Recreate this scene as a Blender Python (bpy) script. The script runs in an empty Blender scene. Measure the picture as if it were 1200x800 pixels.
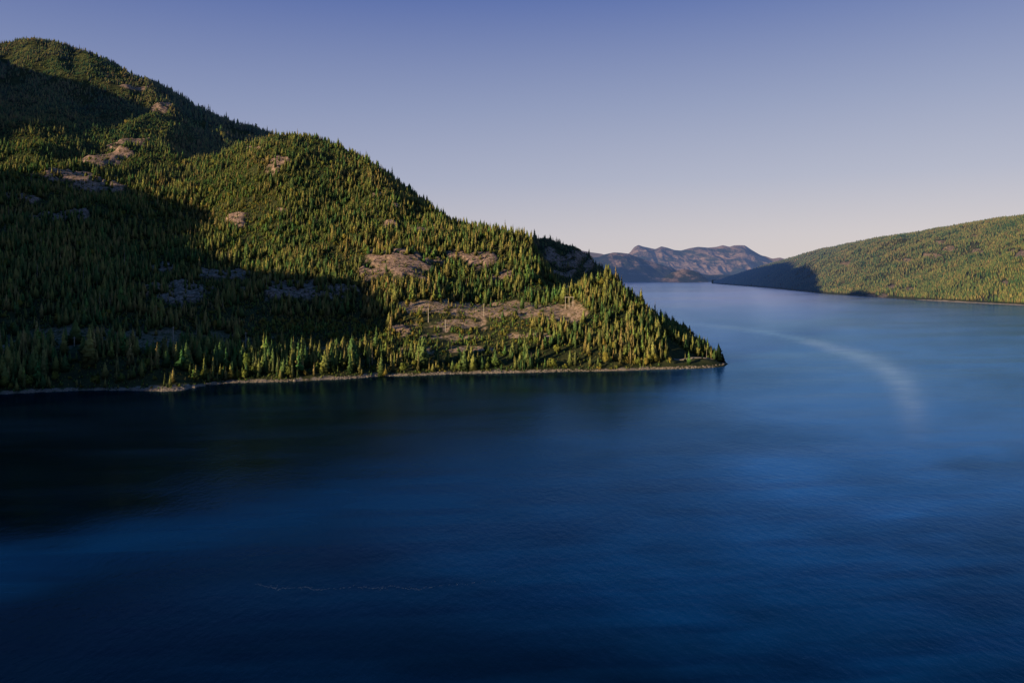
import bpy, math, random
import numpy as np

random.seed(7)
rng = np.random.default_rng(11)
scene = bpy.context.scene
col = scene.collection
F, HZ, CX, H = 900.0, 322.0, 600.0, 115.0      # focal (px of a 1200 wide frame), horizon row, centre column, camera height
AZ, EL = math.radians(48), math.radians(7.8)   # where the sunlight travels to, and how low the sun stands
SA, CA, TE = math.sin(AZ), math.cos(AZ), math.tan(EL)

# ------------------------------------------------------------------ helpers
def world(px, d, z):
    return (px - CX) / F * d, d, z
def pix(X, Y, Z):
    Yc = np.maximum(Y, 1.0)
    return CX + X / Yc * F, HZ - (Z - H) / Yc * F
def hash2(ix, iy, s):
    n = (ix * 374761393 + iy * 668265263 + s * 974711) & 0x7fffffff
    n = (n ^ (n >> 13)) * 1274126177 & 0x7fffffff
    n = n ^ (n >> 16)
    return (n & 0xffff) / 65535.0
def vnoise(x, y, s=0):
    ix = np.floor(x).astype(np.int64); iy = np.floor(y).astype(np.int64)
    fx = x - ix; fy = y - iy
    fx = fx * fx * fx * (fx * (fx * 6 - 15) + 10); fy = fy * fy * fy * (fy * (fy * 6 - 15) + 10)
    a = hash2(ix, iy, s); b = hash2(ix + 1, iy, s); c = hash2(ix, iy + 1, s); d = hash2(ix + 1, iy + 1, s)
    return (a * (1 - fx) + b * fx) * (1 - fy) + (c * (1 - fx) + d * fx) * fy
def fbm(x, y, o=4, s=0):
    t = 0; a = 0.5; n = 0
    for k in range(o):
        t = t + a * vnoise(x, y, s + k * 17); n += a
        x, y = x * 1.7 + y * 1.1 + 5.3, y * 1.7 - x * 1.1 + 1.7
        a *= 0.5
    return t / n * 2 - 1
def ridged(x, y, o=4, s=0):
    t = 0; a = 0.5; n = 0
    for k in range(o):
        t = t + a * (1 - np.abs(vnoise(x, y, s + k * 13) * 2 - 1)); n += a
        x, y = x * 1.75 + y * 1.05 + 3.1, y * 1.75 - x * 1.05 + 7.9
        a *= 0.5
    return t / n
def sstep(a, b, x):
    t = np.clip((x - a) / (b - a), 0, 1); return t * t * (3 - 2 * t)
def tag(o, label=None, cat=None, group=None, kind=None):
    if label: o['label'] = label
    if cat: o['category'] = cat
    if group: o['group'] = group
    if kind: o['kind'] = kind
    return o
def link(name, me, mat=None, parent=None):
    o = bpy.data.objects.new(name, me); col.objects.link(o)
    if mat and me: me.materials.append(mat)
    if parent: o.parent = parent
    return o
def mesh_np(name, V, Fc, smooth=False):
    V = np.asarray(V, dtype=np.float32); Fc = np.asarray(Fc, dtype=np.int32)
    me = bpy.data.meshes.new(name)
    n, k = Fc.shape
    me.vertices.add(len(V)); me.vertices.foreach_set('co', V.ravel())
    me.loops.add(n * k); me.loops.foreach_set('vertex_index', Fc.ravel())
    me.polygons.add(n); me.polygons.foreach_set('loop_start', np.arange(0, n * k, k, dtype=np.int32))
    me.polygons.foreach_set('use_smooth', np.full(n, smooth))
    me.update(calc_edges=True); me.validate()
    return me
def grid_faces(nr, nc):
    i = np.arange((nr - 1) * (nc - 1)); r = i // (nc - 1); c = i % (nc - 1); a = r * nc + c
    return np.stack([a, a + 1, a + nc + 1, a + nc], 1)
def attr(me, name, v):
    at = me.attributes.new(name, 'FLOAT', 'POINT'); at.data.foreach_set('value', np.asarray(v, np.float32))

# ------------------------------------------------------------------ node helpers
def mat_new(name):
    m = bpy.data.materials.new(name); m.use_nodes = True
    nt = m.node_tree; nt.nodes.clear()
    return m, nt
def N(nt, t, **kw):
    n = nt.nodes.new(t)
    for k, v in kw.items():
        if k == 'inp':
            for a, b in v.items(): n.inputs[a].default_value = b
        else: setattr(n, k, v)
    return n
def L(nt, a, b): nt.links.new(a, b)
def ramp(nt, fac, stops, interp='LINEAR'):
    r = N(nt, 'ShaderNodeValToRGB'); r.color_ramp.interpolation = interp
    e = r.color_ramp.elements
    while len(e) < len(stops): e.new(0.5)
    for i, (p, c) in enumerate(stops):
        e[i].position = p; e[i].color = (c[0], c[1], c[2], 1)
    if fac is not None: L(nt, fac, r.inputs[0])
    return r.outputs[0]
def mixc(nt, fac, a, b, mode='MIX'):
    m = N(nt, 'ShaderNodeMix', data_type='RGBA', blend_type=mode)
    for s, v in ((0, fac), (6, a), (7, b)):
        if hasattr(v, 'is_linked') or hasattr(v, 'links'): L(nt, v, m.inputs[s])
        else: m.inputs[s].default_value = v if s == 0 else (*v, 1)
    return m.outputs[2]
def math_(nt, op, a, b=None, c=None, clamp=False):
    m = N(nt, 'ShaderNodeMath', operation=op, use_clamp=clamp)
    for i, v in enumerate((a, b, c)):
        if v is None: continue
        if hasattr(v, 'links'): L(nt, v, m.inputs[i])
        else: m.inputs[i].default_value = v
    return m.outputs[0]
def noise(nt, vec, scale, detail=4, rough=0.55, out=0):
    n = N(nt, 'ShaderNodeTexNoise'); n.inputs['Scale'].default_value = scale
    n.inputs['Detail'].default_value = detail; n.inputs['Roughness'].default_value = rough
    if vec is not None: L(nt, vec, n.inputs['Vector'])
    return n.outputs[out]
def geo_pos(nt): return N(nt, 'ShaderNodeNewGeometry').outputs['Position']
def attr_n(nt, name): return N(nt, 'ShaderNodeAttribute', attribute_name=name).outputs['Fac']
def finish(nt, color, rough=0.9, bump=None, haze=0.0, haze_col=(0.1, 0.16, 0.35), spec=0.2, bump_d=1.0, bump_s=0.6):
    p = N(nt, 'ShaderNodeBsdfPrincipled'); p.inputs['Roughness'].default_value = rough
    p.inputs['Specular IOR Level'].default_value = spec
    if hasattr(color, 'links'): L(nt, color, p.inputs['Base Color'])
    else: p.inputs['Base Color'].default_value = (*color, 1)
    if bump is not None:
        b = N(nt, 'ShaderNodeBump'); b.inputs['Distance'].default_value = bump_d; b.inputs['Strength'].default_value = bump_s
        L(nt, bump, b.inputs['Height']); L(nt, b.outputs[0], p.inputs['Normal'])
    o = N(nt, 'ShaderNodeOutputMaterial')
    out = p.outputs[0]
    if haze > 0:                                   # haze painted onto the distant land: an even glow mixed into its material
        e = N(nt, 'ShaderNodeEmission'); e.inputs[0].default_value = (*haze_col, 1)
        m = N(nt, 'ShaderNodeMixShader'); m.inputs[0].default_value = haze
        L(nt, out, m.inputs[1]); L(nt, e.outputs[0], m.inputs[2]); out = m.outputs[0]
    L(nt, out, o.inputs[0])
    return p

# ------------------------------------------------------------------ left land: heights
CT = {  # column: (row, distance) pairs up the slope
 -230: [(420,790),(405,880),(350,1000),(300,1180),(240,1400),(200,1600),(150,1950),(100,2200),(60,2550),(50,2700)],
 -100: [(420,790),(405,880),(350,1000),(300,1180),(240,1420),(200,1620),(150,1950),(100,2230),(60,2600),(50,2750)],
    0: [(425,800),(408,880),(385,970),(340,1090),(300,1200),(250,1430),(200,1650),(165,1850),(130,2050),(105,2230),(95,2330),(70,2500),(48,2700)],
   50: [(46,2750)],
  100: [(425,815),(408,880),(385,960),(340,1100),(300,1250),(250,1480),(210,1680),(180,1850),(150,2050),(128,2260),(120,2330),(90,2470),(66,2600),(56,2700)],
  160: [(85,2700)],
  200: [(428,810),(408,900),(390,960),(350,1120),(300,1350),(250,1600),(215,1800),(185,2000),(150,2250),(128,2480),(108,2620)],
  245: [(425,860),(405,940),(350,1140),(300,1360),(262,1560),(240,1680),(212,1830),(200,2060),(180,2230),(150,2480),(132,2620)],
  300: [(425,875),(407,950),(387,1020),(350,1150),(320,1280),(290,1420),(260,1540),(230,1660),(200,1790),(178,1900),(168,1960),(152,2700)],
  350: [(428,880),(408,960),(387,1030),(350,1160),(320,1280),(290,1400),(260,1520),(230,1640),(200,1760),(175,1880),(163,1960)],
  400: [(430,890),(412,950),(393,1010),(380,1060),(350,1150),(320,1270),(300,1360),(270,1500),(240,1620),(210,1740),(188,1850),(174,1930)],
  450: [(428,905),(405,980),(385,1050),(350,1160),(335,1200),(300,1340),(280,1430),(255,1540),(230,1660),(208,1790),(200,1860)],
  485: [(425,915),(405,970),(385,1040),(362,1120),(345,1180),(330,1230),(308,1300),(282,1430),(264,1520),(254,1600),(235,1760)],
  520: [(425,925),(400,990),(365,1120),(350,1190),(320,1290),(290,1400),(262,1540),(253,1700)],
  560: [(425,930),(400,990),(380,1060),(365,1120),(355,1200),(340,1240),(320,1300),(300,1370),(280,1450),(270,1530)],
  600: [(422,935),(400,990),(380,1050),(364,1130),(355,1200),(335,1260),(310,1340),(285,1440),(276,1500)],
  640: [(415,950),(390,1010),(372,1080),(361,1150),(355,1210),(335,1270),(318,1340)],
  670: [(420,945),(400,990),(380,1050),(361,1140)],
  700: [(420,945),(400,980),(380,1040),(358,1120),(343,1180),(335,1230)],
  730: [(420,950),(398,1000),(378,1060),(362,1120),(352,1180)],
  762: [(418,960),(398,1000),(380,1060),(373,1110)],
  790: [(422,960),(420,985),(405,1010),(398,1050)],
  820: [(421,972),(419.5,1000)],
  838: [(422,982)],
}
pts = []
for px, l in CT.items():
    for py, d in l: pts.append(world(px, d, H + (HZ - py) / F * d))
SH = [(-400,470),(-230,466),(-100,464),(0,462),(50,459.5),(100,457.5),(150,457.5),(180,458.5),(210,458),(228,454),(260,449.5),(300,448),(340,447),(380,445),(420,443),
      (440,441),(470,440.5),(500,439.5),(560,437.5),(600,437),(650,435.5),(700,435),(760,433),(800,432),(835,430.5),(852,427.5)]
SHF = [(852,427.5)] + [(px, HZ + 103500 / d) for px, d in ((850,1015),(842,1090),(825,1200),(800,1380),(770,1650),(745,2000),(725,2500),(712,3000),(702,3700))]
def shore_pt(px, py, off, z):
    d = H * F / (py - HZ) + off
    return world(px, d, z)
for px, py in SH:
    pts.append(shore_pt(px, py, 0, 0.0)); pts.append(shore_pt(px, py, -35, -7.0)); pts.append(shore_pt(px, py, -120, -25.0))
    if 240 < px < 840 or px < 140: pts.append(shore_pt(px, py, 12, 4.0))
for px, py in SHF[1:]:
    d = H * F / (py - HZ)
    X, Y, _ = world(px, d, 0)
    pts += [(X, Y, 0.0), (X + 60, Y + 10, -12.0), (X + 220, Y + 60, -30.0)]
# land nobody sees from the lake, behind the crests
for px, d, z in ((0,3200,860),(-230,3300,840),(100,3200,830),(200,3150,640),(300,3150,520),(350,2350,440),(400,2400,360),(450,2300,260),(500,2100,210),
                 (560,1900,150),(600,1800,135),(630,1800,115),(480,2800,240),(560,2600,200),(450,3200,230),(400,3000,330),
                 # bare hill behind the headland
                 (600,2200,196),(636,2200,212),(655,2200,206),(672,2200,193),(690,2200,160),(700,2200,118),(650,1900,100),(675,1850,62),(610,2700,140),(660,2800,100),(700,2800,50),
                 (690,1600,28),(715,1500,38),(745,1350,34),(775,1220,24),(800,1150,14),(650,1480,52),(672,1380,48),(655,1300,62),(675,1260,64),(640,1580,135),(645,1480,95),(650,1700,62)):
    pts.append(world(px, d, z))
P = np.array(pts, dtype=np.float64); S_ = 1000.0
C2 = P[:, :2] / S_
def tps_k(r2): return 0.5 * r2 * np.log(np.maximum(r2, 1e-12))
def tps_fit(C, z, lam=2e-5):
    n = len(C)
    r2 = ((C[:, None] - C[None]) ** 2).sum(2)
    A = np.zeros((n + 3, n + 3)); A[:n, :n] = tps_k(r2) + lam * np.eye(n)
    A[:n, n] = 1; A[:n, n + 1:] = C; A[n, :n] = 1; A[n + 1:, :n] = C.T
    return np.linalg.solve(A, np.concatenate([z, np.zeros(3)]))
W = tps_fit(C2, P[:, 2])
def tps(X, Y):
    sh = X.shape; X = X.ravel() / S_; Y = Y.ravel() / S_; out = np.empty(len(X)); n = len(C2)
    for i in range(0, len(X), 20000):
        x, y = X[i:i + 20000], Y[i:i + 20000]
        r2 = (x[:, None] - C2[None, :, 0]) ** 2 + (y[:, None] - C2[None, :, 1]) ** 2
        out[i:i + 20000] = tps_k(r2) @ W[:n] + W[n] + W[n + 1] * x + W[n + 2] * y
    return out.reshape(sh)

# bare rock and open ground: (col, row, half width, half height, nearest, farthest)
ROCKS = [(470,311,42,17,1150,1500),(434,320,16,9,1150,1500),(560,304,26,9,1200,1500),(534,296,12,5,1200,1550),(590,318,14,7,1200,1500),(215,350,40,16,1000,1400),(350,344,68,11,1000,1400),(262,322,34,8,1100,1500),
         (190,313,13,6,1100,1500),(84,206,46,9,1500,1900),(108,217,34,7,1500,1900),(125,180,30,8,1600,2100),(190,136,15,4,2100,2600),(325,196,15,5,1600,2000),(298,179,10,4,1700,2000),
         (320,206,10,4,1600,2000),(275,260,16,7,1400,1700),(70,256,40,6,1300,1700),(20,236,22,4,1300,1800),(668,302,24,9,2000,2400),(662,320,12,7,1800,2400),(690,312,10,8,2000,2400),(645,296,10,8,1900,2300),
         (492,270,13,4,1400,1700),(458,263,8,6,1400,1700),(515,262,10,3,1400,1700),(465,243,9,4,1500,1900),(670,341,9,3,1300,1900),(330,250,8,4,1400,1700),(470,386,16,8,980,1150),
         (5,413,14,4,800,950),(160,110,20,3,2200,2600),(445,227,10,4,1500,1800),(150,165,30,5,1900,2300)]
OPEN = [(590,361,84,10,1080,1280),(540,375,46,8,1000,1200),(500,362,45,5,1080,1260),(662,366,24,10,1040,1220),(520,393,34,5,970,1080),(545,408,30,4,930,1030),(480,412,40,4,920,1030),
        (140,399,170,11,850,1010),(400,409,90,2.2,930,980),(620,392,26,3,980,1060),(10,414,14,4,820,900)]
def patch(px, py, d, lst, w=None):
    m = np.zeros_like(px)
    nx = fbm(px / 14, py / 7, 3, 5) * 0.5; ny = fbm(px / 9 + 40, py / 5, 3, 9) * 0.5
    for cx, cy, rx, ry, d0, d1 in lst:
        r = np.sqrt(((px - cx) / rx) ** 2 + ((py - cy) / ry) ** 2) + nx + ny
        v = 1 - sstep(0.75, 1.05, r)
        m = np.maximum(m, v * (d > d0) * (d < d1))
    return m * sstep(-0.55, -0.3, fbm(px / 7 + 9, py / 2.6, 3, 12))
def road_z(X, Y):
    return None
def left_height(X, Y, detail=True):
    z0 = tps(X, Y)
    px, py = pix(X, Y, z0)
    land = sstep(0, 60, z0)
    hi = sstep(60, 350, z0)
    # spurs and gullies running down the slopes
    z = z0 + land * (fbm(X / 130, Y / 130, 4, 3) * (11 + 6 * hi) + hi * fbm(X / 70, Y / 70, 3, 29) * 11) + hi * (ridged(X / 330 + Y / 900, Y / 700, 3, 21) - 0.62) * (55 + 50 * sstep(1600, 2100, Y))
    rk = patch(px, py, Y, ROCKS)
    op = patch(px, py, Y, OPEN)
    z = z + rk * (4 + 4.0 * ridged(X / 45, Y / 70, 4, 31)) * sstep(0, 20, z0) * 0.7
    z = z - op * 1.0
    if detail:
        z = z + sstep(0.5, 12, z0) * fbm(X / 22, Y / 22, 4, 77) * (1.4 + 0.7 * rk)
        z = z + (1 - sstep(2, 8, np.abs(z0))) * fbm(X / 14, Y / 14, 4, 55) * 0.7
    # low bank and road shelf on the headland
    return z, rk, op

NC, NR = 560, 760
pxs = np.linspace(-230, 900, NC)
ds = 690 + (np.linspace(0, 1, NR) ** 1.45) * 2900
PX, D = np.meshgrid(pxs, ds)
X = (PX - CX) / F * D; Y = D
Z, RK, OP = left_height(X, Y)
SKY = [(-230,75),(-100,60),(0,48),(20,45),(45,44),(60,46),(80,51),(100,57),(130,70),(160,87),(180,93),(200,103),(212,112),(230,124),(240,128),(260,136),(280,143),(300,149),(320,154),(340,156),(370,158),(400,169),
       (430,183),(450,198),(480,220),(500,236),(525,253),(540,259),(570,264),(600,269),(620,273),(634,279),(648,283),(660,287),(676,291),(690,299),(703,311),(712,312),(722,320),(736,333),(745,344),(755,350),(765,362),(780,373),(800,390),(815,402),(830,412)]
for it in range(3):
    py_ = HZ - (Z - H) / Y * F - np.where(Y < 1700, 11.5, 10.0) * np.where((PX > 632) & (PX < 697), 0.0, 1.0) / Y * F
    k = py_.argmin(0); cols_ = np.arange(NC)
    err = np.interp(pxs, [a for a, b in SKY], [b for a, b in SKY]) - py_[k, cols_]          # + : ground too high
    err = np.where(pxs > 832, 0, err)
    ker = np.hanning(9); ker /= ker.sum(); err = np.convolve(np.pad(err, 4, 'edge'), ker, 'valid')
    dz = err / F * Y[k, cols_]
    zc_ = Z[k, cols_]
    wgt = np.where(np.arange(NR)[:, None] <= k[None], np.clip(Z / np.maximum(zc_, 5)[None], 0, 1) ** 2.2, 1.0)
    wgt = wgt * np.clip(1 - (k[None] - np.arange(NR)[:, None]) / 260.0, 0, 1)
    dd = -dz[None] * wgt
    Z = Z + np.where(Z > 0.5, dd, 0)
print('skyline error', np.abs(err).max())
# nothing of this sheet may rise from the open lake
lake = (Z < -0.3)
Z = np.maximum(Z, -18)
# road shelf round the headland
ppx, ppy = pix(X, Y, Z)
LZ = Z.copy()
me = mesh_np('hillside', np.stack([X, Y, Z], -1).reshape(-1, 3), grid_faces(NR, NC), True)
attr(me, 'rock', RK.ravel()); attr(me, 'open', (OP * np.where(PX < 455, 0.5, 1.0)).ravel())
BE = [(-230,.5),(0,.45),(60,.4),(150,.6),(162,1.2),(226,1.2),(240,.7),(300,.5),(330,.3),(345,1),(400,.8),(412,.3),(430,.9),(462,1),(490,.7),(540,.9),(600,.7),(640,.5),(700,.8),(780,1),(792,0),(900,0)]
attr(me, 'beach', np.clip(np.interp(PX, [a for a, b in BE], [b for a, b in BE]) * (0.75 + 1.6 * fbm(PX / 9, PX / 30, 3, 66)), 0, 1.3).ravel())
def zat(x, y):                                     # height of the left land at a point, read back from the sheet
    c = (CX + x / y * F + 230) / 1130 * (NC - 1)
    r = (np.clip((y - 690) / 2900, 0, 1) ** (1 / 1.45)) * (NR - 1)
    c = np.clip(c, 0, NC - 1.001); r = np.clip(r, 0, NR - 1.001)
    c0 = np.floor(c).astype(int); r0 = np.floor(r).astype(int); fc = c - c0; fr = r - r0
    g = lambda A: (A[r0, c0] * (1 - fc) + A[r0, c0 + 1] * fc) * (1 - fr) + (A[r0 + 1, c0] * (1 - fc) + A[r0 + 1, c0 + 1] * fc) * fr
    return g(LZ), g(RK), g(OP)

# ------------------------------------------------------------------ ground material
def ground_mat(name, sc=1.0, haze=0.0, haze_col=(0.1, 0.16, 0.35), beach=True, undergrowth=((0.028,0.048,0.022),(0.11,0.115,0.045))):
    m, nt = mat_new(name)
    pos = geo_pos(nt)
    n1 = noise(nt, pos, 0.02 / sc, 6, 0.6); n2 = noise(nt, pos, 0.25 / sc, 5, 0.65); n3 = noise(nt, pos, 0.06 / sc, 5, 0.7)
    under = ramp(nt, n3, [(0.35, undergrowth[0]), (0.7, undergrowth[1])])
    vo = N(nt, 'ShaderNodeTexVoronoi', feature='DISTANCE_TO_EDGE'); vo.inputs['Scale'].default_value = 0.16 / sc
    dn = N(nt, 'ShaderNodeVectorMath', operation='ADD'); L(nt, pos, dn.inputs[0])
    nn = N(nt, 'ShaderNodeVectorMath', operation='SCALE'); nn.inputs['Scale'].default_value = 14 * sc
    L(nt, noise(nt, pos, 0.09 / sc, 3, 0.5, 1), nn.inputs[0]); L(nt, nn.outputs[0], dn.inputs[1]); L(nt, dn.outputs[0], vo.inputs['Vector'])
    rockc = ramp(nt, n2, [(0.3, (0.12, 0.09, 0.075)), (0.47, (0.40, 0.285, 0.24)), (0.7, (0.66, 0.49, 0.42))])
    rockc = mixc(nt, math_(nt, 'MULTIPLY', math_(nt, 'LESS_THAN', vo.outputs[0], 0.035), 0.3), rockc, (0.05, 0.04, 0.035))
    rockc = mixc(nt, ramp(nt, noise(nt, pos, 0.11 / sc, 4, 0.7), [(0.52, (0, 0, 0)), (0.62, (0.8, 0.8, 0.8))]), rockc, (0.06, 0.065, 0.03))
    ms_ = N(nt, 'ShaderNodeMapping'); ms_.inputs['Scale'].default_value = (0.20 / sc, 0.20 / sc, 0.035 / sc); L(nt, pos, ms_.inputs[0])
    stn = noise(nt, ms_.outputs[0], 1.0, 5, 0.7)
    rockc = mixc(nt, 1.0, rockc, ramp(nt, stn, [(0.34, (0.42, 0.40, 0.40)), (0.50, (1.15, 1.12, 1.1))]), 'MULTIPLY')
    openc = ramp(nt, n2, [(0.36, (0.09, 0.10, 0.04)), (0.44, (0.34, 0.25, 0.14)), (0.52, (0.58, 0.41, 0.31)), (0.68, (0.76, 0.58, 0.47))])
    rm = attr_n(nt, 'rock'); om = attr_n(nt, 'open')
    c = mixc(nt, om, under, openc); c = mixc(nt, rm, c, rockc)
    if beach:
        sx = N(nt, 'ShaderNodeSeparateXYZ'); L(nt, pos, sx.inputs[0])
        bn = math_(nt, 'ADD', sx.outputs[2], math_(nt, 'MULTIPLY', math_(nt, 'SUBTRACT', n1, 0.5), 6.0))
        be = attr_n(nt, 'beach')
        bf = math_(nt, 'SUBTRACT', 1.0, math_(nt, 'MULTIPLY', math_(nt, 'SUBTRACT', bn, math_(nt, 'MULTIPLY', be, 2.0)), 0.9, clamp=True))
        bf = math_(nt, 'MULTIPLY', bf, math_(nt, 'MULTIPLY', be, 1.3, clamp=True))
        bc = ramp(nt, n2, [(0.3, (0.22, 0.18, 0.15)), (0.65, (0.55, 0.47, 0.40))])
        c = mixc(nt, bf, c, bc)
        wet = math_(nt, 'SUBTRACT', 1.0, math_(nt, 'MULTIPLY', math_(nt, 'SUBTRACT', sx.outputs[2], 0.05), 5.0, clamp=True))
        c = mixc(nt, wet, c, (0.06, 0.055, 0.05))
    finish(nt, c, 0.95, math_(nt, 'ADD', n2, math_(nt, 'MULTIPLY', noise(nt, pos, 1.1 / sc, 3), 0.4)), haze, haze_col, bump_d=2.5 * sc, bump_s=0.7)
    return m
M_ground = ground_mat('forest_floor_and_rock')
me.materials.append(M_ground)
hill = link('hillside', me); tag(hill, kind='structure')

# ------------------------------------------------------------------ mountain off to the left whose long evening shadow lies over the foot of the hillside
SU = [(-13000,1250),(-11500,1330),(-10000,1420),(-9300,1600),(-8200,1620),(-7750,1420),(-7300,1345),(-6800,1350),(-6000,1390),(-4900,1350),(-3900,1250),(-3500,1120),(-3300, 1000), (-3100, 905), (-2788, 822), (-2700, 808), (-2586, 765), (-2450, 712), (-2320, 580), (-2209, 480), (-2060, 405), (-1936, 375), (-1819, 378), (-1700, 350), (-1641, 335), (-1573, 305), (-1500, 268),
      (-1400, 232), (-1247, 196), (-1053, 194), (-950, 158), (-890, 120), (-845, 72), (-800, 28), (-770, -20), (-700, -160), (-500, -200)]
SU.sort()
us = np.concatenate([np.linspace(-13000, -4250, 120), np.linspace(-4200, -560, 240)]); so = np.linspace(-1600, -150, 90)
U, SS = np.meshgrid(us, so)
crest_s = -800 + 120 * np.sin(U / 300)
sil = np.interp(U, [a for a, b in SU], [b for a, b in SU]) - crest_s * TE
fall = np.where(SS < crest_s, np.exp(-((SS - crest_s) / 420) ** 2), np.exp(-((SS - crest_s) / 330) ** 2))
ZM = sil * fall + fbm(U / 90, SS / 90, 4, 8) * 6 * (1 - fall) - 25 * (1 - fall)
XM = U * CA + SS * SA; YM = -U * SA + SS * CA
me = mesh_np('mountain', np.stack([XM, YM, ZM], -1).reshape(-1, 3), grid_faces(*U.shape), True)
attr(me, 'rock', (fbm(XM / 80, YM / 80, 4, 2) > 0.3).ravel() * 1.0); attr(me, 'open', np.zeros(U.size))
me.materials.append(M_ground); tag(link('mountain', me), kind='structure')

# ------------------------------------------------------------------ right-hand hill across the lake
RC = [(842,331.5,9800,None),(850,330,9400,None)]
RCREST = [(836,332.2,10300),(843,329,10000),(855,325,9800),(870,320.5,9500),(895,312,9000),(927,303.5,8500),(945,298,8200),(965,293,7600),(1000,286,6900),(1025,281,6500),(1062,276,6000),
          (1107,268.5,5500),(1137,263,5200),(1175,257,4900),(1200,254.5,4750),(1300,245,4400),(1500,225,3900),(1800,200,3500)]
RSHORE = [(836,332.2),(850,333.5),(880,335.5),(900,337.3),(930,340.5),(970,344.5),(1015,347.5),(1075,351.5),(1130,354.5),(1200,358),(1300,364),(1500,375),(1800,390)]
rp = np.concatenate([np.linspace(834, 1250, 420), np.linspace(1255, 1800, 90)])
cy = np.interp(rp, [a for a, b, c in RCREST], [b for a, b, c in RCREST]); cd = np.interp(rp, [a for a, b, c in RCREST], [c for a, b, c in RCREST])
sd = 103500 / (np.interp(rp, [a for a, b in RSHORE], [b for a, b in RSHORE]) - HZ)
tt = np.concatenate([np.linspace(-0.12, 1.0, 230), np.linspace(1.03, 1.9, 30)])
T, RPX = np.meshgrid(tt, rp, indexing='ij')
CD = np.maximum(cd, sd + 30)[None]; SD = sd[None]
DR = SD + T * (CD - SD)
XR = (RPX - CX) / F * DR; YR = DR
zc = H + (HZ - cy[None]) / F * CD
zc = np.maximum(zc, 4)
Tn = np.clip(T, 0, 1)
prof = np.where(T < 0, T * 1.0, np.where(T <= 1, (1.32 * Tn - 0.32 * Tn ** 2.2), 1 - (T - 1) ** 1.3 * 0.55))
env = np.clip(Tn * (1 - Tn) * 4, 0, 1)
ZR = zc * prof + env * (zc / 460) * ((ridged(XR / 520 + 3, YR / 1000, 4, 61) - 0.6) * 150 + fbm(XR / 160, YR / 160, 4, 62) * 40) + 8 * fbm(XR / 90, YR / 90, 3, 63) * sstep(0, .1, T)
ZR = np.where(T < 0, np.minimum(ZR, T * 60), np.maximum(ZR, T * 25))
rpy = HZ - (ZR - H) / YR * F
RR = patch(RPX, rpy, DR, [(993,309,8,3.5,0,9e9),(1043,338,14,4,0,9e9),(1066,339,16,3,0,9e9),(1028,346,14,3.2,0,9e9),(1113,292,10,4,0,9e9),(1192,299,16,5.5,0,9e9),(1018,297,5,2,0,9e9),(1142,276,3,1.5,0,9e9),
                          (1147,295,9,4,0,9e9),(1090,300,16,4,0,9e9),(1060,305,12,3.5,0,9e9),(1178,333,5,3,0,9e9),(1100,284,9,3,0,9e9)])
me = mesh_np('far_hillside', np.stack([XR, YR, ZR], -1).reshape(-1, 3), grid_faces(*T.shape), True)
attr(me, 'rock', 0.6 * RR.ravel()); attr(me, 'open', np.zeros(T.size)); attr(me, 'beach', (sstep(1068, 1085, RPX) * (1.0 + 0.5 * fbm(RPX / 12, RPX / 30, 3, 5))).ravel() * 1.6)
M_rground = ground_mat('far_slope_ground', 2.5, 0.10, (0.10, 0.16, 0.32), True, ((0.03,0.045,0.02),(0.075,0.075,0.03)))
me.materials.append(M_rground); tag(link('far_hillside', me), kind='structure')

# ------------------------------------------------------------------ distant mountains at the head of the lake
def far_range(name, crest, d0, d1, dbase, seed, amp, haze, hcol, rocky, base_py=None):
    xs = np.linspace(crest[0][0], crest[-1][0], 360)
    c = np.interp(xs, [a for a, b in crest], [b for a, b in crest])
    kk = np.hanning(7); kk /= kk.sum(); c = np.convolve(np.pad(c, 3, 'edge'), kk, 'valid')
    dc = np.linspace(d0, d1, len(xs))
    zc = H + (HZ - c) / F * dc
    t = np.linspace(0, 1.5, 110); T, XI = np.meshgrid(t, xs, indexing='ij')
    Dg = dbase + T * (dc[None] - dbase)
    Xg = (XI - CX) / F * dc[None] * (0.35 * T.clip(0, 1) + 0.65) if False else (XI - CX) / F * Dg
    Tn = T.clip(0, 1)
    env = 4 * Tn * (1 - Tn)
    Zg = zc[None] * np.where(T <= 1, Tn ** 1.25, 1 - (T - 1) * 1.2)
    sc = (d0 / 14000)
    Zg = Zg + env * amp * ((ridged(Xg / (520 * sc) , Dg / (1500 * sc), 5, seed) - 0.6) * 2.2) * sstep(0.0, .15, Tn)
    Zg = np.where(T <= 0.0, -5, np.maximum(Zg, -5 + 5 * Tn))
    me = mesh_np(name, np.stack([Xg, Dg, Zg], -1).reshape(-1, 3), grid_faces(*T.shape), True)
    m, nt = mat_new(name + '_rock_and_wood')
    pos = geo_pos(nt)
    mp = N(nt, 'ShaderNodeMapping'); mp.inputs['Scale'].default_value = (1, 0.45, 2.2); L(nt, pos, mp.inputs[0])
    n = noise(nt, mp.outputs[0], 0.0030 / sc, 8, 0.68)
    cc = ramp(nt, n, [(0.40, (0.025, 0.04, 0.022)), (0.5 - 0.04 * rocky, (0.05, 0.055, 0.035)), (0.58 - 0.04 * rocky, (0.30, 0.21, 0.17)), (0.70, (0.52, 0.37, 0.30))])
    n2 = noise(nt, pos, 0.012 / sc, 5, 0.7)
    cc = mixc(nt, 0.6, cc, ramp(nt, n2, [(0.3, (0.45, 0.45, 0.45)), (0.7, (1.4, 1.4, 1.4))]), 'MULTIPLY')
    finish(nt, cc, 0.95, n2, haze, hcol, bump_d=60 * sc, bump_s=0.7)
    me.materials.append(m); tag(link(name, me), kind='structure')
far_range('distant_mountains', [(640,300),(660,294),(680,293),(693,295.5),(704,297),(716,300),(740,303),(880,303),(890,299),(897,300),(905,303),(914,301.5),(922,304),(940,302),(960,306),(1000,310)], 26000, 26000, 20000, 5, 120, 0.34, (0.36,0.33,0.47), 1.0)
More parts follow.
